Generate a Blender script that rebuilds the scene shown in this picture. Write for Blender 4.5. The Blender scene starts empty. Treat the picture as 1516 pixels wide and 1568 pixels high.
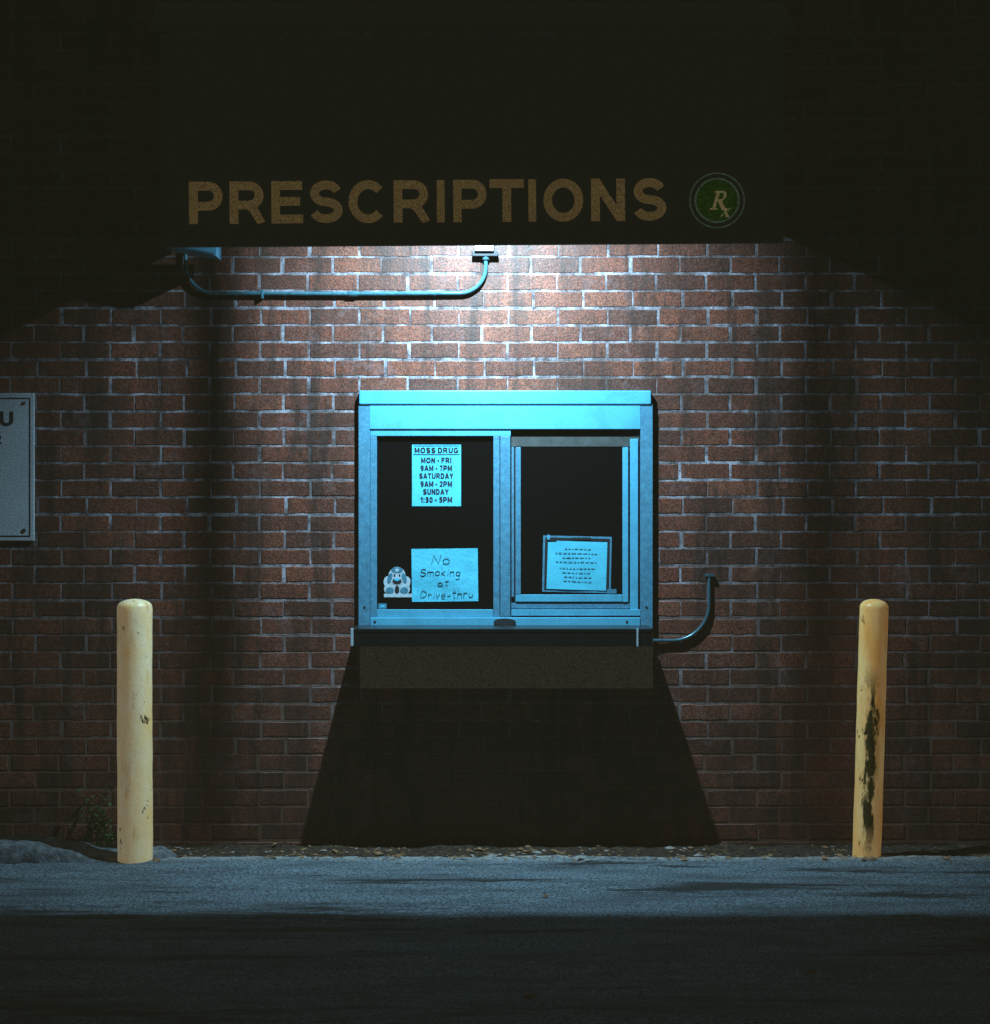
import bpy, bmesh, math, random
from mathutils import Vector, Matrix
random.seed(7)
S=bpy.context.scene
D=6.5; H=1.345; K=380.0
def P(px,py,y=0.0):
    f=(D+y)/D
    return ((px-758)/K*f, y, H+(784-py)/K*f)
LIFT=(0.0100,0.0104,0.0064)  # faint glow added to materials to lift the dark areas

# ------------------------------------------------------------------ helpers
def link(o,parent=None):
    S.collection.objects.link(o)
    if parent is not None: o.parent=parent
    return o
def empty(name):
    e=bpy.data.objects.new(name,None); e.empty_display_size=.1
    return link(e)
def meshobj(name,verts,faces,mat=None,parent=None,smooth=False):
    m=bpy.data.meshes.new(name); m.from_pydata(verts,[],faces); m.update()
    if smooth:
        for p in m.polygons: p.use_smooth=True
    if mat: m.materials.append(mat)
    return link(bpy.data.objects.new(name,m),parent)
def box(name,x0,x1,y0,y1,z0,z1,mat,parent=None,bev=0.0015):
    bm=bmesh.new()
    bmesh.ops.create_cube(bm,size=1)
    for v in bm.verts:
        v.co=Vector(((x0+x1)/2+v.co.x*(x1-x0),(y0+y1)/2+v.co.y*(y1-y0),(z0+z1)/2+v.co.z*(z1-z0)))
    if bev: bmesh.ops.bevel(bm,geom=bm.edges[:],offset=bev,segments=2,affect='EDGES',profile=.6)
    m=bpy.data.meshes.new(name); bm.to_mesh(m); bm.free()
    m.materials.append(mat)
    return link(bpy.data.objects.new(name,m),parent)
def pbox(name,px0,px1,py0,py1,yf,yb,mat,parent=None,bev=0.0015):
    """box whose front face (at y=yf) has the given drawing measurements"""
    a=P(px0,py1,yf); b=P(px1,py0,yf)
    return box(name,a[0],b[0],yf,yb,a[2],b[2],mat,parent,bev)

def newmat(name):
    m=bpy.data.materials.new(name); m.use_nodes=True
    nt=m.node_tree; b=nt.nodes['Principled BSDF']
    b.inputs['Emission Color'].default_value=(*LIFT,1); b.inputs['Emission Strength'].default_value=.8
    return m,nt,b
def N(nt,t,**kw):
    n=nt.nodes.new(t)
    for k,v in kw.items(): setattr(n,k,v)
    return n
def mixc(nt,fac,a,b,blend='MIX'):
    n=N(nt,'ShaderNodeMix',data_type='RGBA',blend_type=blend)
    for s,v in ((n.inputs[0],fac),(n.inputs[6],a),(n.inputs[7],b)):
        if hasattr(v,'links'): nt.links.new(v,s)
        elif isinstance(v,(int,float)): s.default_value=v
        else: s.default_value=(*v,1)
    return n.outputs[2]
def noise(nt,scale,detail=4,rough=.6,sc=(1,1,1),vec=None):
    if vec is None:
        g=N(nt,'ShaderNodeNewGeometry'); vec=g.outputs['Position']
    mp=N(nt,'ShaderNodeMapping'); mp.inputs['Scale'].default_value=sc
    nt.links.new(vec,mp.inputs['Vector'])
    n=N(nt,'ShaderNodeTexNoise'); n.inputs['Scale'].default_value=scale
    n.inputs['Detail'].default_value=detail; n.inputs['Roughness'].default_value=rough
    nt.links.new(mp.outputs[0],n.inputs['Vector'])
    return n.outputs['Fac']
def rng(nt,v,a,b,c=0,d=1):
    n=N(nt,'ShaderNodeMapRange'); nt.links.new(v,n.inputs[0])
    for i,x in enumerate((a,b,c,d)): n.inputs[i+1].default_value=x
    return n.outputs[0]
def bump(nt,b,h,strength,dist):
    n=N(nt,'ShaderNodeBump'); n.inputs['Strength'].default_value=strength; n.inputs['Distance'].default_value=dist
    nt.links.new(h,n.inputs['Height']); nt.links.new(n.outputs[0],b.inputs['Normal'])
def simple(name,col,rough=.6,metal=0,amt=.35,scale=30,bmp=.2,bd=.001,lift=.8,dark=None,glow=None,grain=.25):
    m,nt,b=newmat(name)
    n=noise(nt,scale,6,.65)
    d=dark or tuple(c*(1-amt) for c in col)
    c=mixc(nt,rng(nt,n,.35,.65),d,col)
    g=noise(nt,260,2,.75)
    c=mixc(nt,rng(nt,g,.38,.62,0,grain),c,(0.01,0.01,0.01))
    nt.links.new(c,b.inputs['Base Color'])
    b.inputs['Roughness'].default_value=rough; b.inputs['Metallic'].default_value=metal
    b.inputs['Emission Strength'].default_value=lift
    if glow:  # self-glow that brightens parts which are no lamps
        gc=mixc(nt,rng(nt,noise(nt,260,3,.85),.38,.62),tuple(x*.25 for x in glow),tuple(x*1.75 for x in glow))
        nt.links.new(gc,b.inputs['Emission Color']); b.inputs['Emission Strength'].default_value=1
    if bmp: bump(nt,b,noise(nt,scale*4,4),bmp,bd)
    return m

# ------------------------------------------------------------------ materials
def grime(nt):
    return noise(nt,2.1,7,.75,(1.6,1,.7)), noise(nt,4.5,7,.75,(1.7,1,.22))
# brick
M_brick,nt,b=newmat('brick_clay')
at=N(nt,'ShaderNodeAttribute',attribute_name='rnd')
cr=N(nt,'ShaderNodeValToRGB'); nt.links.new(at.outputs['Fac'],cr.inputs[0])
e=cr.color_ramp; e.elements[0].color=(.10,.026,.017,1); e.elements[1].color=(.40,.125,.068,1)
x=e.elements.new(.28); x.color=(.19,.045,.024,1)
x=e.elements.new(.8); x.color=(.29,.072,.035,1)
c=cr.outputs[0]
c=mixc(nt,rng(nt,noise(nt,45,6,.7),.38,.7,0,.65),c,(.05,.016,.011))
c=mixc(nt,rng(nt,noise(nt,190,3,.8),.44,.60,0,.42),c,(.40,.155,.09))
c=mixc(nt,rng(nt,noise(nt,200,2,.8),.44,.58,0,.8),c,(.02,.009,.006))
c=mixc(nt,rng(nt,noise(nt,5,7,.75),.55,.75,0,.35),c,(.36,.28,.29))
g1,g2=grime(nt)
c=mixc(nt,rng(nt,g1,.46,.66,0,.75),c,(.04,.016,.010))
c=mixc(nt,rng(nt,g2,.49,.62,0,.8),c,(.03,.015,.010))
nt.links.new(c,b.inputs['Base Color'])
nt.links.new(rng(nt,noise(nt,40,4),.3,.7,.40,.66),b.inputs['Roughness'])
bump(nt,b,noise(nt,90,6,.65),.55,.003)
# mortar
M_mortar,nt,b=newmat('mortar')
g=N(nt,'ShaderNodeNewGeometry'); sx=N(nt,'ShaderNodeSeparateXYZ'); nt.links.new(g.outputs['Position'],sx.inputs[0])
c=mixc(nt,rng(nt,noise(nt,14,6,.78),.41,.59),(.09,.07,.075),(.62,.60,.68))
c=mixc(nt,rng(nt,noise(nt,3,5,.7),.46,.66,0,.85),c,(.11,.065,.05))
g1,g2=grime(nt)
c=mixc(nt,rng(nt,g1,.46,.66,0,.75),c,(.06,.035,.025))
c=mixc(nt,rng(nt,g2,.49,.62,0,.8),c,(.04,.025,.018))
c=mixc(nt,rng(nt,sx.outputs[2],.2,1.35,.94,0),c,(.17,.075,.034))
c=mixc(nt,rng(nt,noise(nt,200,2,.8),.45,.60,0,.55),c,(.02,.012,.01))
nt.links.new(c,b.inputs['Base Color']); b.inputs['Roughness'].default_value=.85
bump(nt,b,noise(nt,240,4,.7),.5,.002)

M_alu=simple('cyan_painted_aluminium',(.11,.53,.75),.42,.0,.2,10,.1,.0006)
M_alu2=simple('weathered_aluminium',(.12,.40,.58),.42,.1,.3,38,.2,.0008,grain=.4)
M_glass,nt,b=newmat('dark_window_glass')
b.inputs['Base Color'].default_value=(.004,.004,.004,1); b.inputs['Roughness'].default_value=.12
M_gasket=simple('rubber_gasket',(.02,.025,.03),.6)
M_counter=simple('black_counter',(.008,.012,.013),.3,0,.3,20)
M_box=simple('stained_steel_glow',(.09,.09,.065),.6,.0,.55,24,.3,.001,glow=(.0195,.0185,.012))  # faint glow put into the drawer steel in place of fill light
M_track=simple('grey_track',(.08,.09,.085),.6,0,.4,30)  # dark grey of the head track
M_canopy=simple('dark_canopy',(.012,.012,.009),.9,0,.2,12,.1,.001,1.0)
M_gold=simple('faded_gold_letters',(.46,.30,.115),.7,0,.6,150,.3,.001,glow=(.057,.040,.016))  # letters given an added glow so they read in the dark
M_green=simple('green_enamel',(.02,.07,.02),.6,0,.5,90,glow=(.010,.018,.004))  # enamel brightened by a faint glow of its own
M_rim=simple('emblem_rim',(.12,.20,.15),.6,0,.5,90,glow=(.024,.036,.022))  # rim brightened by added glow as well
M_steel=simple('galvanised_pipe',(.13,.40,.50),.22,.45,.45,60,.2)
M_dpipe=simple('tarnished_pipe',(.09,.22,.28),.28,.4,.4,60,.2)
M_white=simple('white_enamel',(.6,.75,.82),.5,0,.15,40)
M_ink=simple('black_ink',(.006,.01,.012),.8,0,.2,40,0)
M_pen=simple('felt_pen',(.005,.05,.07),.7,0,.2,40,0)
M_faint=simple('faded_print',(.07,.34,.44),.7,0,.3,80,0)
M_concrete=simple('kerb_concrete',(.28,.31,.33),.85,0,.75,24,.8,.008,grain=.5)
M_rust=simple('rust',(.12,.05,.02),.8)
M_leafmat=simple('dead_leaves',(.46,.24,.10),.8,0,.7,50)
M_stone=simple('pale_grit',(.5,.46,.42),.8,0,.6,80)
M_weed=simple('weed_leaf',(.045,.13,.02),.6,0,.5,70)
M_inner=simple('canopy_inside',(.015,.015,.015),.9)

def papermat(name,col,wr):
    m,nt,b=newmat(name)
    n=noise(nt,18,5,.6)
    c=mixc(nt,rng(nt,n,.3,.7),tuple(x*.84 for x in col),col)
    c=mixc(nt,rng(nt,noise(nt,260,2,.75),.42,.65,0,.25),c,(.03,.1,.12))
    nt.links.new(c,b.inputs['Base Color']); b.inputs['Roughness'].default_value=.7
    bump(nt,b,noise(nt,16,3,.5),wr,.008)
    return m
M_paper=papermat('cyan_paper',(.09,.68,.90),.2)
M_paper2=papermat('wrinkled_paper',(.10,.70,.92),.7)

M_sign,nt,b=newmat('reflective_sign_sheet')
c=mixc(nt,rng(nt,noise(nt,210,3,.8),.38,.62),(.26,.31,.36),(.90,.96,1.0))
c=mixc(nt,rng(nt,noise(nt,6,4),.4,.7,0,.3),c,(.30,.33,.36))
nt.links.new(c,b.inputs['Base Color']); b.inputs['Roughness'].default_value=.5

def bollardmat(name,seed,rustamt,streak,c1,c2):
    m,nt,b=newmat(name)
    tc=N(nt,'ShaderNodeTexCoord'); v0=tc.outputs['Object']
    mp=N(nt,'ShaderNodeMapping'); mp.inputs['Location'].default_value=(seed,seed*.7,seed*1.3); nt.links.new(v0,mp.inputs[0]); v=mp.outputs[0]
    c=mixc(nt,rng(nt,noise(nt,6,4,.6,(2,2,.7),v),.40,.70),c1,c2)
    c=mixc(nt,rng(nt,noise(nt,9,5,.65,(2.2,2.2,.6),v),.54,.70,0,.55),c,(.46,.27,.06))
    c=mixc(nt,rng(nt,noise(nt,26,7,.75,(1,1,1),v),.63,.67,0,.7),c,(.22,.13,.03))
    c=mixc(nt,rng(nt,noise(nt,9,8,.72,(1.5,1.5,.9),v),rustamt,rustamt+.035),c,(.035,.022,.012))
    if streak:
        s=N(nt,'ShaderNodeSeparateXYZ'); nt.links.new(v0,s.inputs[0])
        ax=N(nt,'ShaderNodeMath',operation='SUBTRACT'); nt.links.new(s.outputs[0],ax.inputs[0]); ax.inputs[1].default_value=-.008
        ab=N(nt,'ShaderNodeMath',operation='ABSOLUTE'); nt.links.new(ax.outputs[0],ab.inputs[0])
        nz=noise(nt,13,6,.72,(2,2,.6),v)
        wv=N(nt,'ShaderNodeMath',operation='MULTIPLY_ADD'); nt.links.new(nz,wv.inputs[0]); wv.inputs[1].default_value=-.11; nt.links.new(ab.outputs[0],wv.inputs[2])
        hz=N(nt,'ShaderNodeMath',operation='SUBTRACT'); nt.links.new(s.outputs[2],hz.inputs[0]); hz.inputs[1].default_value=.38
        ha=N(nt,'ShaderNodeMath',operation='ABSOLUTE'); nt.links.new(hz.outputs[0],ha.inputs[0])
        hm=rng(nt,ha.outputs[0],.24,.38,1,0)
        fr_=N(nt,'ShaderNodeMath',operation='MULTIPLY'); nt.links.new(rng(nt,wv.outputs[0],-.044,-.034,1,0),fr_.inputs[0]); nt.links.new(hm,fr_.inputs[1])
        fy=N(nt,'ShaderNodeMath',operation='MULTIPLY'); nt.links.new(fr_.outputs[0],fy.inputs[0]); nt.links.new(rng(nt,s.outputs[1],-.012,.0,1,0),fy.inputs[1])
        c=mixc(nt,fy.outputs[0],c,(.05,.045,.015))
    c=mixc(nt,rng(nt,noise(nt,220,3,.8,(1,1,1),v),.48,.66,0,.4),c,(.30,.18,.05))
    nt.links.new(c,b.inputs['Base Color']); b.inputs['Roughness'].default_value=.38
    # glow added to the paint colour to brighten the bollards beyond the lamp
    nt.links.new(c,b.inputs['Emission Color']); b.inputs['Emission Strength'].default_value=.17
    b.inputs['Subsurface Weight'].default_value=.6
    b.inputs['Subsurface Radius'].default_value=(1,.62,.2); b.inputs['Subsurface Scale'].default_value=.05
    bump(nt,b,noise(nt,30,5,.6,(1,1,1),v),.35,.003)
    return m

# asphalt
M_asph,nt,b=newmat('asphalt')
g=N(nt,'ShaderNodeNewGeometry'); sx=N(nt,'ShaderNodeSeparateXYZ'); nt.links.new(g.outputs['Position'],sx.inputs[0])
n1=noise(nt,100,5,.9); n2=noise(nt,5,6,.7,(.35,1.6,1)); n3=noise(nt,2.2,7,.7,(.25,2.2,1))
c=mixc(nt,rng(nt,n1,.43,.59),(.015,.022,.027),(.34,.46,.53))
c=mixc(nt,rng(nt,n2,.45,.66,0,.75),c,(.04,.05,.058))
c=mixc(nt,rng(nt,n3,.54,.60,0,.9),c,(.010,.012,.012))
ea=N(nt,'ShaderNodeMath',operation='MULTIPLY'); nt.links.new(rng(nt,sx.outputs[1],-.40,-.29,0,1),ea.inputs[0]); nt.links.new(rng(nt,noise(nt,30,5,.8),.42,.55),ea.inputs[1])
c=mixc(nt,ea.outputs[0],c,(.50,.50,.46))
c=mixc(nt,rng(nt,noise(nt,420,2,.5),.66,.70),c,(.5,.5,.45))
nt.links.new(c,b.inputs['Base Color']); b.inputs['Roughness'].default_value=.8
b.inputs['Specular IOR Level'].default_value=.25
bump(nt,b,noise(nt,110,6,.8),.9,.009)
M_dirt,nt,b=newmat('dirt_strip')
c=mixc(nt,rng(nt,noise(nt,40,7,.75),.42,.68),(.010,.008,.005),(.14,.075,.035))
nt.links.new(c,b.inputs['Base Color']); b.inputs['Roughness'].default_value=.95
bump(nt,b,noise(nt,60,7,.8),1,.015)

# ------------------------------------------------------------------ world + camera
w=bpy.data.worlds.new("World"); S.world=w; w.use_nodes=True
wn=w.node_tree; bg=wn.nodes['Background']
sky=wn.nodes.new('ShaderNodeTexSky'); sky.sky_type='NISHITA'; sky.sun_disc=False
sky.sun_elevation=math.radians(-3); sky.sun_rotation=math.radians(200)
wn.links.new(sky.outputs[0],bg.inputs[0]); bg.inputs[1].default_value=.0010
S.view_settings.view_transform='Standard'; S.view_settings.look='None'; S.view_settings.exposure=0

cam=bpy.data.cameras.new('camera'); co=bpy.data.objects.new('camera',cam); link(co)
co.location=(0,-D,H); co.rotation_euler=(math.radians(90),0,0)
cam.sensor_fit='HORIZONTAL'; cam.sensor_width=36; cam.lens=36*D/(1516/K); cam.clip_end=500
S.camera=co

# ------------------------------------------------------------------ brick building
bld=empty('brick_building')
RH=.0692; BL=.2; J=.0092; Z0=.0214-RH
PH=(512-758)/K
def bricks(name,x0,x1,z1,yf,yb,pr=.0013):
    V=[];F=[];R=[]
    k=0
    while Z0+k*RH<z1:
        za=Z0+k*RH+J/2; zb=Z0+(k+1)*RH-J/2
        if za<0: za=0.0
        ph=PH+(BL/2 if k%2 else 0)+random.uniform(-.008,.008)
        n=math.floor((x0-ph)/BL)
        wob=random.uniform(-.0022,.0022)
        while ph+n*BL<x1:
            jt=random.uniform(-.004,.004)
            a=max(x0,ph+n*BL+J/2+jt); c=min(x1,ph+(n+1)*BL-J/2+random.uniform(-.004,.004))
            n+=1
            if c-a<.02: continue
            p=yf-pr-random.uniform(-.0005,.0012); ch=.0024
            t=random.uniform(-.0018,.0018)
            zz0=za+wob+random.uniform(-.0014,.0014); zz1=zb+wob+random.uniform(-.0014,.0014)
            m_=6
            i=len(V)
            lo=[(a+(c-a)*q/m_, zz0+t*q/m_+random.uniform(-.0018,.0018)) for q in range(m_+1)]
            hi=[(a+(c-a)*q/m_, zz1+t*q/m_+random.uniform(-.0018,.0018)) for q in range(m_,-1,-1)]
            out=lo+hi
            cz=(zz0+zz1)/2
            nn=len(out)
            for (X,Z) in out: V.append((X,yb,Z))
            for (X,Z) in out: V.append((X,yf-.0002,Z))
            for (X,Z) in out:
                V.append((max(a+ch,min(c-ch,X)),p,Z+(ch if Z<cz else -ch)))
            fs=[tuple(2*nn+q for q in range(nn))]
            for q in range(nn):
                r=(q+1)%nn
                fs.append((nn+q,nn+r,2*nn+r,2*nn+q)); fs.append((q,r,nn+r,nn+q))
            r0=random.random()
            if random.random()<.1: r0*=.2
            for f in fs: F.append(tuple(i+j for j in f)); R.append(r0)
        k+=1
    o=meshobj(name,V,F,M_brick,bld)
    at=o.data.attributes.new('rnd','FLOAT','FACE'); at.data.foreach_set('value',R)
    return o
WT=4.3; OY=0.0
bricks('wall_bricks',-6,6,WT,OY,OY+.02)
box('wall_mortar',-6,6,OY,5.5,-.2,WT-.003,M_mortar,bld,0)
box('parapet_cap',-6.1,6.1,-.06,5.6,WT+.001,WT+.09,M_canopy,bld)

# ------------------------------------------------------------------ awning + sign
aw=empty('awning')
C=.85
fl=P(246,378,-C); fr=P(1200,371.5,-C)
def prism(name,pts,thick_dir,th,mat,parent):
    V=[Vector(p) for p in pts]; d=Vector(thick_dir)*th
    n=len(V); vs=[tuple(v) for v in V]+[tuple(v+d) for v in V]
    F=[tuple(range(n)),tuple(range(2*n-1,n-1,-1))]+[(i,i+n,(i+1)%n+n,(i+1)%n) for i in range(n)]
    o=meshobj(name,vs,F,mat,parent)
    bm=bmesh.new(); bm.from_mesh(o.data); bmesh.ops.recalc_face_normals(bm,faces=bm.faces); bm.to_mesh(o.data); bm.free()
    return o
FT=3.02
prism('fascia',[fl,fr,(fr[0],-C,FT),(fl[0],-C,FT)],(0,1,0),.02,M_canopy,aw)
xl,xr=fl[0],fr[0]
XR=(1182-758)/K; XL=(256-758)/K
prism('sloped_top',[(xl-.03,-C-.02,FT+.001),(xr+.03,-C-.02,FT+.001),(XR+.04,-.01,FT+.35),(XL-.04,-.01,FT+.35)],(0,0,1),.03,M_canopy,aw)
zr=H+(784-352)/K; zl=H+(784-388)/K
prism('end_panel_right',[(xr-.022,-C+.021,fr[2]+.05),(XR-.002,-.002,zr),(XR-.002,-.002,FT+.345),(xr-.022,-C+.021,FT)],(1,0,0),.02,M_inner,aw)
prism('end_panel_left',[(xl+.002,-C+.021,fl[2]+.03),(XL,-.002,zl),(XL,-.002,FT+.345),(xl+.002,-C+.021,FT)],(1,0,0),.02,M_inner,aw)
box('bottom_trim',xl+.01,xr-.01,-C-.006,-C-.001,max(fl[2],fr[2])+.005,max(fl[2],fr[2])+.02,M_canopy,aw)

# stroke lettering (bold grotesque): strokes given in a box of height 1
def arc(cx,cy,rx,ry,a0,a1,n=14):
    return [(cx+rx*math.cos(math.radians(a0+(a1-a0)*i/n)),cy+ry*math.sin(math.radians(a0+(a1-a0)*i/n))) for i in range(n+1)]
LT={}
LT['P']=(.79,[[(.1,0),(.1,1)],[(.1,.9),(.46,.9)]+arc(.46,.66,.23,.24,90,-90)+[(.1,.42)]])
LT['R']=(.84,[[(.1,0),(.1,1)],[(.1,.9),(.46,.9)]+arc(.46,.67,.23,.23,90,-90)+[(.1,.44)],[(.40,.46),(.55,.34),(.74,0)]])
LT['E']=(.75,[[(.1,0),(.1,1)],[(.1,.9),(.73,.9)],[(.1,.52),(.68,.52)],[(.1,.1),(.75,.1)]])
LT['F']=(.70,[[(.1,0),(.1,1)],[(.1,.9),(.70,.9)],[(.1,.5),(.62,.5)]])
LT['S']=(.78,[arc(.39,.705,.27,.205,18,270)+arc(.39,.30,.29,.20,90,-162)[1:]])
LT['C']=(.86,[arc(.45,.5,.35,.41,42,318,24)])
LT['G']=(.90,[arc(.45,.5,.35,.41,42,330,24),[(.46,.44),(.84,.44)],[(.76,.44),(.76,.12)]])
LT['I']=(.2,[[(.1,0),(.1,1)]])
LT['T']=(.76,[[(0,.91),(.76,.91)],[(.38,0),(.38,.91)]])
LT['O']=(.92,[arc(.46,.5,.36,.41,90,450,32)])
LT['0']=(.68,[arc(.34,.5,.25,.41,90,450,24)])
LT['N']=(.78,[[(.1,0),(.1,1)],[(.68,0),(.68,1)],[(.1,.98),(.68,.02)]])
LT['M']=(.92,[[(.1,0),(.1,1)],[(.82,0),(.82,1)],[(.12,.95),(.46,.1),(.80,.95)]])
LT['D']=(.82,[[(.1,0),(.1,1)],[(.1,.9),(.36,.9)]+arc(.36,.5,.35,.4,90,-90)+[(.1,.1)]])
LT['U']=(.80,[[(.1,1),(.1,.38)]+arc(.40,.38,.30,.29,180,360)+[(.70,1)]])
LT['A']=(.86,[[(.07,0),(.40,1)],[(.79,0),(.46,1)],[(.2,.3),(.66,.3)]])
LT['Y']=(.82,[[(.07,1),(.41,.46)],[(.75,1),(.41,.46)],[(.41,.5),(.41,0)]])
LT['H']=(.80,[[(.1,0),(.1,1)],[(.7,0),(.7,1)],[(.1,.53),(.7,.53)]])
LT['K']=(.82,[[(.1,0),(.1,1)],[(.12,.36),(.72,1)],[(.34,.6),(.76,0)]])
LT['1']=(.46,[[(.34,0),(.34,1)],[(.06,.70),(.34,.90)]])
LT['2']=(.70,[arc(.35,.70,.25,.21,165,-35)+[(.10,.09),(.70,.09)]])
LT['3']=(.70,[arc(.34,.72,.23,.19,160,-90)+arc(.34,.30,.26,.21,80,-155)[1:]])
LT['5']=(.70,[[(.64,.9),(.20,.9),(.15,.5)],arc(.35,.32,.26,.23,125,-155)])
LT['7']=(.66,[[(.02,.9),(.60,.9),(.28,0)]])
LT['9']=(.70,[arc(.35,.68,.24,.23,0,360,22),arc(.34,.5,.25,.41,12,-130)])
LT[':']=(.2,[[(.1,0),(.1,.2)],[(.1,.55),(.1,.75)]])
LT['-']=(.42,[[(.02,.42),(.40,.42)]])
def ribbon(pts,hw):
    n=len(pts); out=[]
    closed=(abs(pts[0][0]-pts[-1][0])<1e-5 and abs(pts[0][1]-pts[-1][1])<1e-5)
    for i in range(n):
        def dr(a,b):
            v=Vector((b[0]-a[0],b[1]-a[1])); return v.normalized() if v.length>1e-7 else None
        a=dr(pts[i-1],pts[i]) if i>0 else (dr(pts[-2],pts[0]) if closed else None)
        b_=dr(pts[i],pts[i+1]) if i<n-1 else (dr(pts[-1],pts[1]) if closed else None)
        a=a or b_; b_=b_ or a
        t=(a+b_).normalized(); nrm=Vector((-t.y,t.x)); na=Vector((-a.y,a.x))
        k=hw/max(.45,nrm.dot(na))
        out.append((pts[i][0]+nrm.x*k,pts[i][1]+nrm.y*k,pts[i][0]-nrm.x*k,pts[i][1]-nrm.y*k))
    return out
def lettering(name,s,mat,parent,px0,px1,py0,py1,y,ext,spans=None,rot=0,gap=.13,space=.30,hw=.1):
    if spans is None:
        tot=0; lay=[]
        for ch in s:
            if ch==' ': tot+=space; continue
            wd=LT[ch][0]; lay.append((ch,tot,tot+wd)); tot+=wd+gap
        tot-=gap
        lay=[(c,px0+(px1-px0)*a/tot,px0+(px1-px0)*b/tot) for c,a,b in lay]
    else: lay=[(c,a,b) for c,(a,b) in zip(s,spans)]
    V=[];F=[]
    cx,cy=(px0+px1)/2,(py0+py1)/2
    for ch,a,b in lay:
        wd,sts=LT[ch]
        for si,st in enumerate(sts):
            rb=ribbon(st,hw); i0=len(V); e=ext*(1-.06*si)
            for (x1,z1,x2,z2) in rb:
                for (X,Z) in ((x1,z1),(x2,z2)):
                    X=min(max(X,-max(0,hw-.1)),wd+max(0,hw-.1)); Z=min(max(Z,-.012),1.012)
                    px=a+(b-a)*X/wd; py=py1-(py1-py0)*Z
                    dx,dy=px-cx,py-cy
                    px=cx+dx*math.cos(rot)+dy*math.sin(rot); py=cy-dx*math.sin(rot)+dy*math.cos(rot)
                    V.append(P(px,py,y)); p=V[-1]; V.append((p[0],y-e,p[2]))
            m=len(rb)
            for q in range(m-1):
                A=i0+q*4
                F.append((A+1,A+5,A+7,A+3)); F.append((A,A+4,A+5,A+1)); F.append((A+2,A+3,A+7,A+6))
            F.append((i0,i0+1,i0+3,i0+2)); A=i0+(m-1)*4; F.append((A,A+2,A+3,A+1))
    return meshobj(name,V,F,mat,parent)

sg=empty('prescriptions_sign')
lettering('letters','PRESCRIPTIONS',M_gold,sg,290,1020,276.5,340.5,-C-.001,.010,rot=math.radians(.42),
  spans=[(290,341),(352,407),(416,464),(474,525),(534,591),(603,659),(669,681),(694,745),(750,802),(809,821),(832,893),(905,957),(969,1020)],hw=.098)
em=empty('rx_emblem')
def ring(name,cx,cy,r0,r1,y,mat,parent,ext=.004,seg=64):
    c=P(cx,cy,y); f=(D+y)/D/K; V=[];F=[]
    for i in range(seg):
        a=2*math.pi*i/seg
        for r,yy in ((r0,y),(r1,y),(r1,y-ext),(r0,y-ext)):
            V.append((c[0]+math.cos(a)*r*f,yy,c[2]+math.sin(a)*r*f))
    for i in range(seg):
        j=(i+1)%seg
        for q in range(4):
            F.append((i*4+q,j*4+q,j*4+(q+1)%4,i*4+(q+1)%4))
    return meshobj(name,V,F,mat,parent)
def disc(name,cx,cy,rx,ry,y,mat,parent,ext=.002,seg=40,rot=0):
    c=P(cx,cy,y); f=(D+y)/D/K
    V=[]
    for yy in (y,y-ext):
        for i in range(seg):
            a=2*math.pi*i/seg; X=math.cos(a)*rx; Z=math.sin(a)*ry
            V.append((c[0]+(X*math.cos(rot)-Z*math.sin(rot))*f,yy,c[2]+(X*math.sin(rot)+Z*math.cos(rot))*f))
    F=[tuple(range(seg-1,-1,-1)),tuple(range(seg,2*seg))]+[(i,(i+1)%seg,(i+1)%seg+seg,i+seg) for i in range(seg)]
    return meshobj(name,V,F,mat,parent)
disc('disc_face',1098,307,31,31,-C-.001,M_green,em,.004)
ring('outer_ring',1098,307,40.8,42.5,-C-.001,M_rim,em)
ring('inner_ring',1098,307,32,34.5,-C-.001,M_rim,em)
M_gold2=simple('bright_gold',(.5,.4,.2),.7,0,.6,150,.3,.001,glow=(.085,.07,.032))  # emblem letters brightened by added glow
def strokes(name,sts,mat,parent,cx,cy,sc,y,ext,shear=.3):
    V=[];F=[]
    for si,st in enumerate(sts):
        rb=ribbon(st[1:],st[0]); i0=len(V); e=ext*(1-.07*si)
        for (x1,z1,x2,z2) in rb:
            for X,Z in ((x1,z1),(x2,z2)):
                p=P(cx+(X+shear*Z)*sc,cy-Z*sc,y); V.append(p); V.append((p[0],y-e,p[2]))
        m=len(rb)
        for q in range(m-1):
            A=i0+q*4
            F+= [(A+1,A+5,A+7,A+3),(A,A+4,A+5,A+1),(A+2,A+3,A+7,A+6)]
        F.append((i0,i0+1,i0+3,i0+2)); A=i0+(m-1)*4; F.append((A,A+2,A+3,A+1))
    return meshobj(name,V,F,mat,parent)
strokes('letter_r',[[.085,(.22,.03),(.22,.97)],[.035,(.02,.035),(.42,.035)],[.045,(.02,.965),(.45,.965)]+arc(.45,.74,.20,.225,90,-90)+[(.22,.515)],[.085,(.40,.52),(.78,.02)],[.03,(.66,.03),(.98,.03)],[.055,(.60,.84),(.645,.74),(.60,.62)]],M_gold2,em,1086,321,28,-C-.0055,.006)
strokes('letter_x',[[.10,(.12,.95),(.75,.05)],[.05,(.8,.95),(.05,.05)],[.05,(-.05,.95),(.3,.95)],[.05,(.6,.05),(.95,.05)]],M_gold2,em,1103,332,14,-C-.0055,.005)

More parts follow.
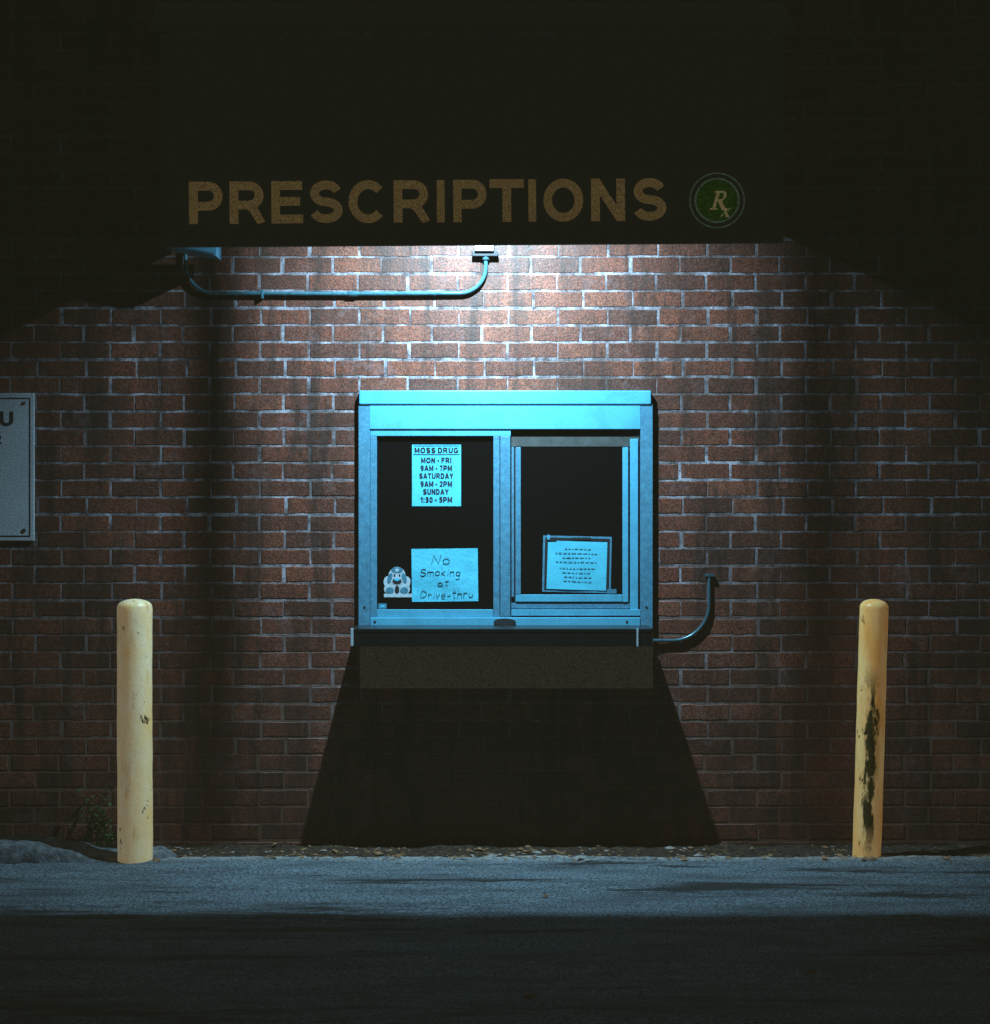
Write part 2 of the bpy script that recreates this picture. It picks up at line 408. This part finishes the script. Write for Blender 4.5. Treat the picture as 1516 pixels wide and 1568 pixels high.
# lamp in awning: one small bulb-like source, plus two unseen bars added to shade the wall
lf=empty('awning_light_fixture')
LX,LY,LZ=-.05,-.742,2.85
box('lamp_housing',LX-.10,LX+.10,LY-.045,LY+.05,LZ+.03,LZ+.09,M_inner,lf,.004)
for nm,wx,ww in (('shade_bar_left',(319-758)/K,.195),('shade_bar_right',(1258-758)/K,.145)):  # bars added, placed and sized to cast dark bands on the wall
    t=.135/.742; bx=LX+(wx-LX)*t; hw_=ww*t/2
    box(nm,bx-hw_,bx+hw_,LY+.132,LY+.138,2.325,2.97,M_inner,lf,0)
L=bpy.data.lights.new('lamp_bulb','AREA'); L.shape='SQUARE'; L.size=.034; L.energy=58; L.color=(.48,.79,1.0)
L.spread=math.radians(126)
lo=bpy.data.objects.new('lamp_bulb',L); link(lo,lf); lo.location=(LX,LY,LZ)
lo.rotation_euler=(math.radians(36),0,0)   # tilt toward wall
fill_sun=bpy.data.lights.new('fill_sun','SUN'); fill_sun.energy=.02; fill_sun.angle=math.radians(3); fill_sun.color=(1,.78,.5)  # dim warm fill light added from the front
so=bpy.data.objects.new('fill_sun',fill_sun); link(so)
d=Vector((-.15,math.cos(math.radians(68)),-math.sin(math.radians(68))))
so.rotation_euler=d.to_track_quat('-Z','Y').to_euler()

# ------------------------------------------------------------------ drive-through window
wd=empty('drive_through_window')
yb=-.0045
pbox('frame_header_cap',550,997,598,619,-.036,yb,M_alu,wd,.004)
pbox('frame_header',566,981,619.6,657,-.031,yb,M_alu,wd,.002)
pbox('jamb_left',549,566.4,619.4,962,-.030,yb,M_alu2,wd)
pbox('jamb_right',981,999.5,619.4,962,-.030,yb,M_alu2,wd)
pbox('glass_fixed',575,760,662,938,-.012,yb,M_glass,wd,0)
pbox('glass_sliding',794,957,676,914,-.010,yb,M_glass,wd,0)
pbox('dark_back',760,981,657.5,944,-.008,yb+.001,M_gasket,wd,0)  # dark backing sheet behind the sliding sash
pbox('rail_top_left',567,782,657.6,667.5,-.026,yb,M_alu,wd)
pbox('stile_left',567,577,668,945,-.026,yb,M_alu2,wd)
pbox('stile_mid_a',755.5,765,668,945,-.026,yb,M_alu2,wd)
pbox('mullion',766,781.5,668,945,-.030,yb,M_alu2,wd,.003)
pbox('rail_bottom_left',577.3,755,933.5,945,-.026,yb,M_alu,wd)
pbox('head_track',783,979,666,684,-.012,yb,M_track,wd)
pbox('sash_left_outer',783.5,787,684.5,914,-.020,yb,M_alu2,wd,.0008)
pbox('sash_left',789.5,797.5,685,910,-.022,yb,M_alu2,wd)
pbox('sash_right',953.5,962,685,922,-.022,yb,M_alu,wd)
pbox('sash_right_outer',965,977,672,942,-.018,yb,M_alu,wd)
pbox('sash_bottom',789.5,953,910.6,921.5,-.022,yb,M_alu,wd)
pbox('track_lower',783,964.5,923.5,932,-.018,yb,M_alu2,wd)
pbox('track_lower_b',783,980.5,933.5,943,-.026,yb,M_alu,wd)
pbox('sill',566.8,980.6,945.6,962,-.034,yb,M_alu,wd,.003)
disc('lock',773,952,17,5,-.0345,M_gasket,wd,.006)
for i,(x,y) in enumerate(((558,930),(990,930),(574,952),(960,952))):
    disc('screw_%d'%i,x,y,2,2,-.0302 if i<2 else -.0343,M_gasket,wd,.001,12)
# counter
ct=empty('service_counter')
y=-.242
a=P(538,963,y); b_=P(1000,990,y)
box('shelf_top',a[0],b_[0],y,-.003,a[2]-.012,a[2],M_counter,ct,.002)
box('shelf_front',a[0]+.004,b_[0]-.004,y+.002,y+.02,b_[2],a[2]-.0125,M_counter,ct,.002)
box('end_clip_left',a[0]-.002,a[0]+.008,y-.006,y+.001,b_[2]+.002,a[2]+.002,M_white,ct,.001)
c=P(975,990,y-.006)
box('end_clip_right',c[0],c[0]+.007,y-.006,y+.001,b_[2],a[2]+.002,M_white,ct,.001)
a2=P(551,1054,-.18); b2=P(1000,985,-.18)
box('drawer_box',a2[0],b2[0],-.18,-.003,a2[2],a[2]-.013,M_box,ct,.003)

# ------------------------------------------------------------------ papers
def sheet(name,cx0,cx1,cy0,cy1,y,mat,parent,rot=0,wr=.0012,n=14,seed=0):
    a=P(cx0,cy1,y); b_=P(cx1,cy0,y); rr=random.Random(seed)
    V=[];F=[]; mx_,mz=(a[0]+b_[0])/2,(a[2]+b_[2])/2
    p=[(rr.uniform(10,40),rr.uniform(10,40),rr.uniform(0,6)) for _ in range(4)]
    for i in range(n+1):
        for j in range(n+1):
            X=a[0]+(b_[0]-a[0])*i/n-mx_; Z=a[2]+(b_[2]-a[2])*j/n-mz
            dy=sum(math.sin(X*q[0]+Z*q[1]+q[2]) for q in p)/4*wr
            V.append((mx_+X*math.cos(rot)-Z*math.sin(rot),y-wr-dy,mz+X*math.sin(rot)+Z*math.cos(rot)))
    for i in range(n):
        for j in range(n):
            q=i*(n+1)+j; F.append((q,q+n+1,q+n+2,q+1))
    return meshobj(name,V,F,mat,parent,True)
hs=empty('opening_hours_sign')
sheet('hours_paper',631,706,681,775,-.0135,M_paper,hs,wr=.0002)
yt=-.0142
pbox('title_bar_top',633,704,682.2,683.2,yt-.0004,yt,M_ink,hs,0)
pbox('title_bar_bottom',633,704,695.4,696.6,yt-.0004,yt,M_ink,hs,0)
for i,(s,x0,x1,y0) in enumerate((('MOSS DRUG',635,702,685.3),('MON - FRI',645,691,700.6),('9AM - 7PM',644,692,712.6),('SATURDAY',642,694,724.6),('9AM - 2PM',644,692,736.8),('SUNDAY',648,687,748.8),('1:30 - 5PM',644,692,761.0))):
    lettering('line_%d'%i,s,M_ink,hs,x0,x1,y0,y0+8.4,yt,.0005,hw=.135,gap=.20)

G={'N':[[(0,0),(.08,1),(.6,.05),(.7,1.05)]],
'o':[arc(.3,.3,.28,.3,90,450,14)],
'S':[arc(.35,.76,.3,.24,30,250)+arc(.35,.26,.32,.27,90,-160)],
'm':[[(0,.6),(.02,0)],[(.02,.35)]+arc(.2,.4,.17,.2,170,0)+[(.37,0)],[(.37,.35)]+arc(.54,.4,.17,.2,170,0)+[(.72,0)]],
'n':[[(0,.6),(.02,0)],[(.02,.35)]+arc(.25,.38,.22,.22,170,0)+[(.48,0)]],
'k':[[(0,1.05),(.03,0)],[(.45,.6),(.05,.28),(.5,0)]],
'i':[[(.1,.6),(.12,0)],[(.12,.82),(.15,.86)]],
'g':[arc(.28,.33,.26,.27,60,400,12),[(.54,.6),(.52,-.2)]+arc(.28,-.25,.24,.2,0,-150)],
'a':[arc(.26,.3,.25,.3,60,390,12),[(.5,.6),(.54,0)]],
't':[[(.2,1),(.22,.05),(.38,0)],[(0,.66),(.42,.7)]],
'D':[[(0,0),(.05,1)]+arc(.1,.5,.52,.5,85,-90)],
'r':[[(0,.6),(.04,0)],[(.04,.32)]+arc(.24,.36,.2,.22,160,40)],
'v':[[(0,.6),(.22,0),(.45,.62)]],
'e':[[(.03,.3),(.5,.34)]+arc(.27,.3,.24,.3,10,320,12)],
'-':[[(0,.35),(.35,.38)]],
'h':[[(0,1.05),(.03,0)],[(.03,.35)]+arc(.25,.38,.22,.22,170,0)+[(.48,0)]],
'u':[[(0,.6)]+arc(.22,.25,.21,.25,180,350)+[(.45,.6),(.48,0)]]}
ns=empty('no_smoking_sign')
sheet('handwritten_paper',630.5,732,840,921,-.0130,M_paper2,ns,rot=math.radians(.6),wr=.0016,seed=3)
def scribble(text,px,py,h,wch,parent):
    cu=bpy.data.curves.new('handwriting_'+text.replace('-','_'),'CURVE'); cu.dimensions='3D'; cu.bevel_depth=.0010; cu.bevel_resolution=1
    x=px
    for ch in text:
        sc=h*random.uniform(.92,1.08); wd_=wch*random.uniform(.92,1.08); mxx=0; dy=random.uniform(-1,1)
        for st in G[ch]:
            sp=cu.splines.new('POLY'); sp.points.add(len(st)-1)
            for i,(u,v) in enumerate(st):
                mxx=max(mxx,u); p=P(x+(u+.12*v)*wd_,py+dy-v*sc,-.0166); sp.points[i].co=(*p,1)
        x+=(mxx+.22)*wd_
    cu.materials.append(M_pen)
    return link(bpy.data.objects.new(cu.name,cu),parent)
scribble('No',661,864,14,17,ns); scribble('Smoking',643,881,11,12.6,ns); scribble('at',670,896,8,14,ns); scribble('Drive-thru',644,914,11,12.6,ns)

st=empty('cartoon_sticker')
M_st2=simple('sticker_blue',(.07,.30,.42),.6,0,.3,60,0)
disc('base',608,902,20,11.5,-.0123,M_white,st,.0006)
disc('shoulder_left',596,893,8,11,-.0126,M_white,st,.0005,rot=.4)
disc('shoulder_right',620,893,8,11,-.0126,M_white,st,.0005,rot=-.4)
disc('head',608,882,13,14,-.0132,M_white,st,.0005)
disc('cap',608,873,9,4.5,-.014,M_st2,st,.0004)
disc('cap_badge',608,873,3,2.5,-.0145,M_white,st,.0004)
disc('ear_left',597,885,3.4,8,-.014,M_st2,st,.0004,rot=-.3)
disc('ear_right',619,885,3.4,8,-.014,M_st2,st,.0004,rot=.3)
disc('eye_left',604,881,1.4,2,-.014,M_ink,st,.0004)
disc('eye_right',612,881,1.4,2,-.014,M_ink,st,.0004)
disc('muzzle',608,890,7,4.5,-.0140,M_ink,st,.0004)
disc('nose',608,887.4,4,2.2,-.0146,M_paper,st,.0004)
disc('paw_left',597,904,6,5,-.014,M_st2,st,.0004)
disc('paw_right',619,904,6,5,-.014,M_st2,st,.0004)
disc('belly',608,903,3.4,6,-.014,M_ink,st,.0004)
pbox('plinth',588,631,909,914.5,-.0138,-.0126,M_white,st,0)
dc=empty('window_decal')
pbox('decal_blue',579.5,592,924,932,-.0130,-.0122,M_st2,dc,0)
pbox('decal_mark',583,589,926.5,929.5,-.0134,-.0131,M_paper,dc,0)

pn=empty('paper_notice')
sheet('back_sheet',831,936,821,907,-.0112,M_alu2,pn,rot=math.radians(-1.2),wr=.0004)
sheet('dark_folder',834,933,824,904,-.0125,M_ink,pn,rot=math.radians(-1.2),wr=.0003)
sheet('front_sheet',838,929,829,903,-.0135,M_paper,pn,rot=math.radians(-1.8),wr=.0010,seed=5)
for i in range(8):
    yy=840+i*6.6+(3 if i>3 else 0)
    wv=random.uniform(18,33); x=883-wv
    k_=0
    while x<883+wv:
        l=random.uniform(2,7)
        pbox('text_%d_%d'%(i,k_),x,x+l,yy+(x-880)*.03,yy+1.3+(x-880)*.03,-.0164,-.0160,M_faint,pn,0); x+=l+2; k_+=1
pbox('tape_left',839,852,823,828,-.0168,-.0164,M_ink,pn,0); pbox('tape_mid',874,905,823,827,-.0168,-.0164,M_ink,pn,0)
pbox('clip_left',838,842,819,826,-.0185,-.0169,M_alu,pn,0)
pbox('tail',930,944,902,909,-.0222,-.0206,M_st2,pn,0)

# ------------------------------------------------------------------ wall sign at left
ws=empty('wall_sign')
yw=OY-.014
pbox('sign_board',-210,52,602,828,yw,OY-.003,M_sign,ws,.002)
for nme,(x0,x1,y0,y1) in {'border_right':(44.5,46.5,609,822),'border_top':(-203,44.3,609,611),'border_bottom':(-203,44.3,820,822),'border_left':(-205,-203,609,822)}.items():
    pbox(nme,x0,x1,y0,y1,yw-.0008,yw-.0002,M_ink,ws,0)
lettering('text_a','THANK YOU',M_ink,ws,-172,20,630,652,yw-.0002,.0008,hw=.11)
lettering('text_b','FOR YOUR',M_ink,ws,-150,3,665,680,yw-.0002,.0008,hw=.11)
disc('bolt_top',37,617,2.5,2.5,yw-.0005,M_rust,ws,.003,12); disc('bolt_bottom',37,812,3,3,yw-.0005,M_rust,ws,.003,12)

# ------------------------------------------------------------------ conduits
def pipe(name,pts,r,mat,parent):
    cu=bpy.data.curves.new(name,'CURVE'); cu.dimensions='3D'; cu.bevel_depth=r; cu.bevel_resolution=6; cu.use_fill_caps=True
    sp=cu.splines.new('POLY'); sp.points.add(len(pts)-1)
    for i,p in enumerate(pts): sp.points[i].co=(*p,1)
    cu.materials.append(mat)
    o=bpy.data.objects.new(name,cu); return link(o,parent)
def qarc(cx,cy,rx,ry,a0,a1,y,n=14):
    return [P(cx+rx*math.cos(math.radians(a0+(a1-a0)*i/n)),cy-ry*math.sin(math.radians(a0+(a1-a0)*i/n)),y) for i in range(n+1)]
yp=-.018
cp=empty('conduit_pipe')
arcA=qarc(328,404,44,45,180,270,yp)
pts=[(arcA[0][0],yp,2.6)]+arcA+[P(540,450,yp)]+qarc(704,409,40,40,270,360,yp)+[P(744,388,yp)]
pipe('tube',pts,.0078,M_steel,cp)
pipe('coupling',[P(534,450,yp),P(547,450,yp)],.0110,M_steel,cp)
pbox('strap_0',400,403,443,457,yp-.010,-.003,M_steel,cp)
pipe('connector',[P(744,398,yp),P(744,386,yp)],.014,M_dpipe,cp)
jb=empty('junction_box')
pbox('box_body',727,756,340,384,-.05,-.003,M_white,jb,.003)
pbox('box_collar',723,763,384.5,392,-.035,-.004,M_gasket,jb,.002)
cp2=empty('conduit_pipe')
pipe('tube',[P(1086,882,-.011),P(1086,925,-.011)]+qarc(1030,925,56,56,0,-90,-.011)[1:]+[P(1000,981,-.015)],.0072,M_dpipe,cp2)
pbox('strap_0',1080,1094,879,883,-.020,-.003,M_dpipe,cp2)
# flood light under awning left
fx=empty('flood_light')
a=P(256,378,-.2); b_=P(331,392,-.2); c=P(331,372,-.2); d_=P(256,372,-.2)
prism('housing',[a,b_,c,d_],(0,1,0),.12,M_alu2,fx)
prism('lens',[ (a[0]+.03,-.202,a[2]-.004),(b_[0]-.006,-.202,b_[2]+.003),(b_[0]-.006,-.202,b_[2]+.012),(a[0]+.03,-.202,a[2]+.004)],(0,-1,0),.003,M_dpipe,fx)
box('bracket',(a[0]+b_[0])/2-.02,(a[0]+b_[0])/2+.02,-.16,-.13,c[2],c[2]+.3,M_dpipe,fx)

# ------------------------------------------------------------------ bollards
def bollard(px_top,px_bot,py_top,py_bot,wpx,yy,mat):
    a=P(px_bot,py_bot,yy); t=P(px_top,py_top,yy); r=wpx/2/K*(D+yy)/D
    gz=a[2]; h=t[2]-gz
    prof=[(r*1.0,-.1),(r,0)]+[(r,h*i/24) for i in range(1,24)]+[(r,h-.03)]+[(r*math.cos(q),h-.03+.03*math.sin(q)) for q in [math.radians(x) for x in range(10,90,10)]]+[(.001,h)]
    seg=48; V=[];F=[]; rr=random.Random(wpx)
    for k_,(pr,pz) in enumerate(prof):
        jt=rr.uniform(-.0008,.0008)
        for i in range(seg):
            an=2*math.pi*i/seg; q=pr*(1+.008*math.sin(3*an+pz*7))+(jt if pr>.01 else 0)
            V.append((q*math.cos(an),q*math.sin(an),pz))
    for k_ in range(len(prof)-1):
        for i in range(seg):
            j=(i+1)%seg; F.append((k_*seg+i,k_*seg+j,(k_+1)*seg+j,(k_+1)*seg+i))
    F.append(tuple((len(prof)-1)*seg+i for i in range(seg)))
    o=meshobj('bollard',V,F,mat,None,True)
    o.location=(a[0],yy,gz); o.rotation_euler=(0,math.atan2(t[0]-a[0],h),0)
    return o
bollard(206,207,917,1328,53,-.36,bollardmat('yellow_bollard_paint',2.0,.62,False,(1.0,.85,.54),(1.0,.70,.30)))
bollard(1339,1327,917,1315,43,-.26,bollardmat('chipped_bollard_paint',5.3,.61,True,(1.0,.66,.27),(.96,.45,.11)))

# ------------------------------------------------------------------ ground
def patch(name,x0,x1,y0,y1,nx,ny,zf,mat,edge=None,parent=None):
    V=[];F=[]
    for j in range(ny+1):
        for i in range(nx+1):
            x=x0+(x1-x0)*i/nx; y=y0+(y1-y0)*j/ny
            if edge: y=edge(x,y,j,ny)
            V.append((x,y,zf(x,y)))
    for j in range(ny):
        for i in range(nx):
            q=j*(nx+1)+i; F.append((q,q+1,q+nx+2,q+nx+1))
    return meshobj(name,V,F,mat,parent,True)
from mathutils import noise as mn
meshobj('ground',[(-150,-150,-.03),(150,-150,-.03),(150,150,-.03),(-150,150,-.03)],[(0,1,2,3)],M_dirt)
def dz(x,y):
    return .004+.012*mn.noise(Vector((x*6,y*9,1)))+.006*mn.noise(Vector((x*25,y*25,4)))
patch('dirt_verge',-6,6,-.5,OY+.01,700,36,dz,M_dirt)
def ed(x,y,j,ny):
    e=-.29+.035*mn.noise(Vector((x*2.2,0,3)))+.022*mn.noise(Vector((x*11,0,7)))+.012*mn.noise(Vector((x*40,0,9)))
    t=j/ny
    return -3+(e+3)*t
def az(x,y):
    return .018+.006*mn.noise(Vector((x*1.5,y*4,11)))+.003*mn.noise(Vector((x*14,y*14,2)))
patch('road',-6,6,-3,0,900,60,az,M_asph,ed)
meshobj('parking_lot',[(-60,-80,.006),(60,-80,.006),(60,-2.9,.006),(-60,-2.9,.006)],[(0,1,2,3)],M_asph)
def kerb():
    V=[];F=[];nx=160
    x0,x1=-3.6,P(250,0,-.3)[0]
    for i in range(nx+1):
        x=x0+(x1-x0)*i/nx
        hh=.085*(1-max(0,(x-(-1.75))/.42)) if x>-1.75 else .085
        hh=max(.012,hh)+.010*mn.noise(Vector((x*14,0,2)))+.005*mn.noise(Vector((x*40,0,5)))
        w0=-.41+.018*mn.noise(Vector((x*9,1,0)))+.008*mn.noise(Vector((x*35,1,6))); w1=-.20
        for (yy,zz) in ((w0,-.02),(w0+.006,hh*.7),(w0+.028,hh),((w0+w1)/2,hh+.008*mn.noise(Vector((x*20,3,1)))),(w1,hh*.95),(w1+.02,-.02)): V.append((x,yy,zz))
    for i in range(nx):
        for q in range(5): F.append((i*6+q,(i+1)*6+q,(i+1)*6+q+1,i*6+q+1))
    meshobj('kerb',V,F,M_concrete,None,True)
kerb()
bm=bmesh.new(); bmesh.ops.create_icosphere(bm,subdivisions=4,radius=1)
c=P(222,1322,-.33)
for v in bm.verts:
    n_=1+.18*mn.noise(v.co*2.2)
    v.co=Vector((c[0]+v.co.x*.105*n_,-.28+v.co.y*.09*n_,.0+v.co.z*.055*n_))
m=bpy.data.meshes.new('bollard_footing'); bm.to_mesh(m); bm.free(); m.materials.append(M_concrete)
link(bpy.data.objects.new('bollard_footing',m))
# leaf litter / grit
V=[];F=[];MI=[]
for i in range(2400):
    x=random.uniform(-2.3,2.5)
    yy=-random.triangular(-.0,.40,.27) if random.random()<.95 else -random.uniform(.4,2.6)
    if mn.noise(Vector((x*2.3,5,0)))<-.1 and random.random()<.75: continue
    s=random.uniform(.002,.008) if random.random()<.93 else random.uniform(.009,.02)
    z=(max(dz(x,yy),0) if yy>-.3 else .02)+s*.3
    an=random.uniform(0,6.28); tl=random.uniform(-.6,.6); i0=len(V)
    for k_ in range(6):
        q=an+k_*math.pi/3; rr=s*(1.5 if k_%3==0 else .7)*random.uniform(.7,1.2)
        V.append((x+rr*math.cos(q),yy+rr*math.sin(q),z+tl*rr*math.sin(q-an)))
    V.append((x,yy,z+s*random.uniform(.2,.6)))
    for k_ in range(6): F.append((i0+k_,i0+(k_+1)%6,i0+6)); MI.append(1 if i%5==0 else 0)
o=meshobj('leaf_litter',V,F,M_leafmat); o.data.materials.append(M_stone); o.data.polygons.foreach_set('material_index',MI)
# weeds at left
V=[];F=[]
for s_ in range(30):
    bx=P(150,1290,-.1)[0]+random.uniform(-.06,.07); by=random.uniform(-.16,-.03); hgt=random.uniform(.08,.26)
    lx,ly=random.uniform(-.10,.10),random.uniform(-.08,.04)
    pr=None
    for k_ in range(9):
        t=k_/8; c=Vector((bx+lx*t*t,by+ly*t*t,hgt*t)); w_=.0015*(1-t)+.0005
        i0=len(V); V+=[tuple(c-Vector((w_,0,0))),tuple(c+Vector((w_,0,0)))]
        if pr is not None: F.append((pr,pr+1,i0+1,i0))
        pr=i0
        if k_>1:
            for q in range(2):
                an=random.uniform(0,6.28); ll=random.uniform(.015,.035); dr=Vector((math.cos(an),math.sin(an)*.8,random.uniform(-.2,.7))).normalized()
                sd=dr.cross(Vector((0,.3,1))).normalized()*ll*.28; j0=len(V)
                V+=[tuple(c),tuple(c+dr*ll*.5+sd),tuple(c+dr*ll),tuple(c+dr*ll*.5-sd)]; F.append((j0,j0+1,j0+2,j0+3))
meshobj('weed_plant',V,F,M_weed)
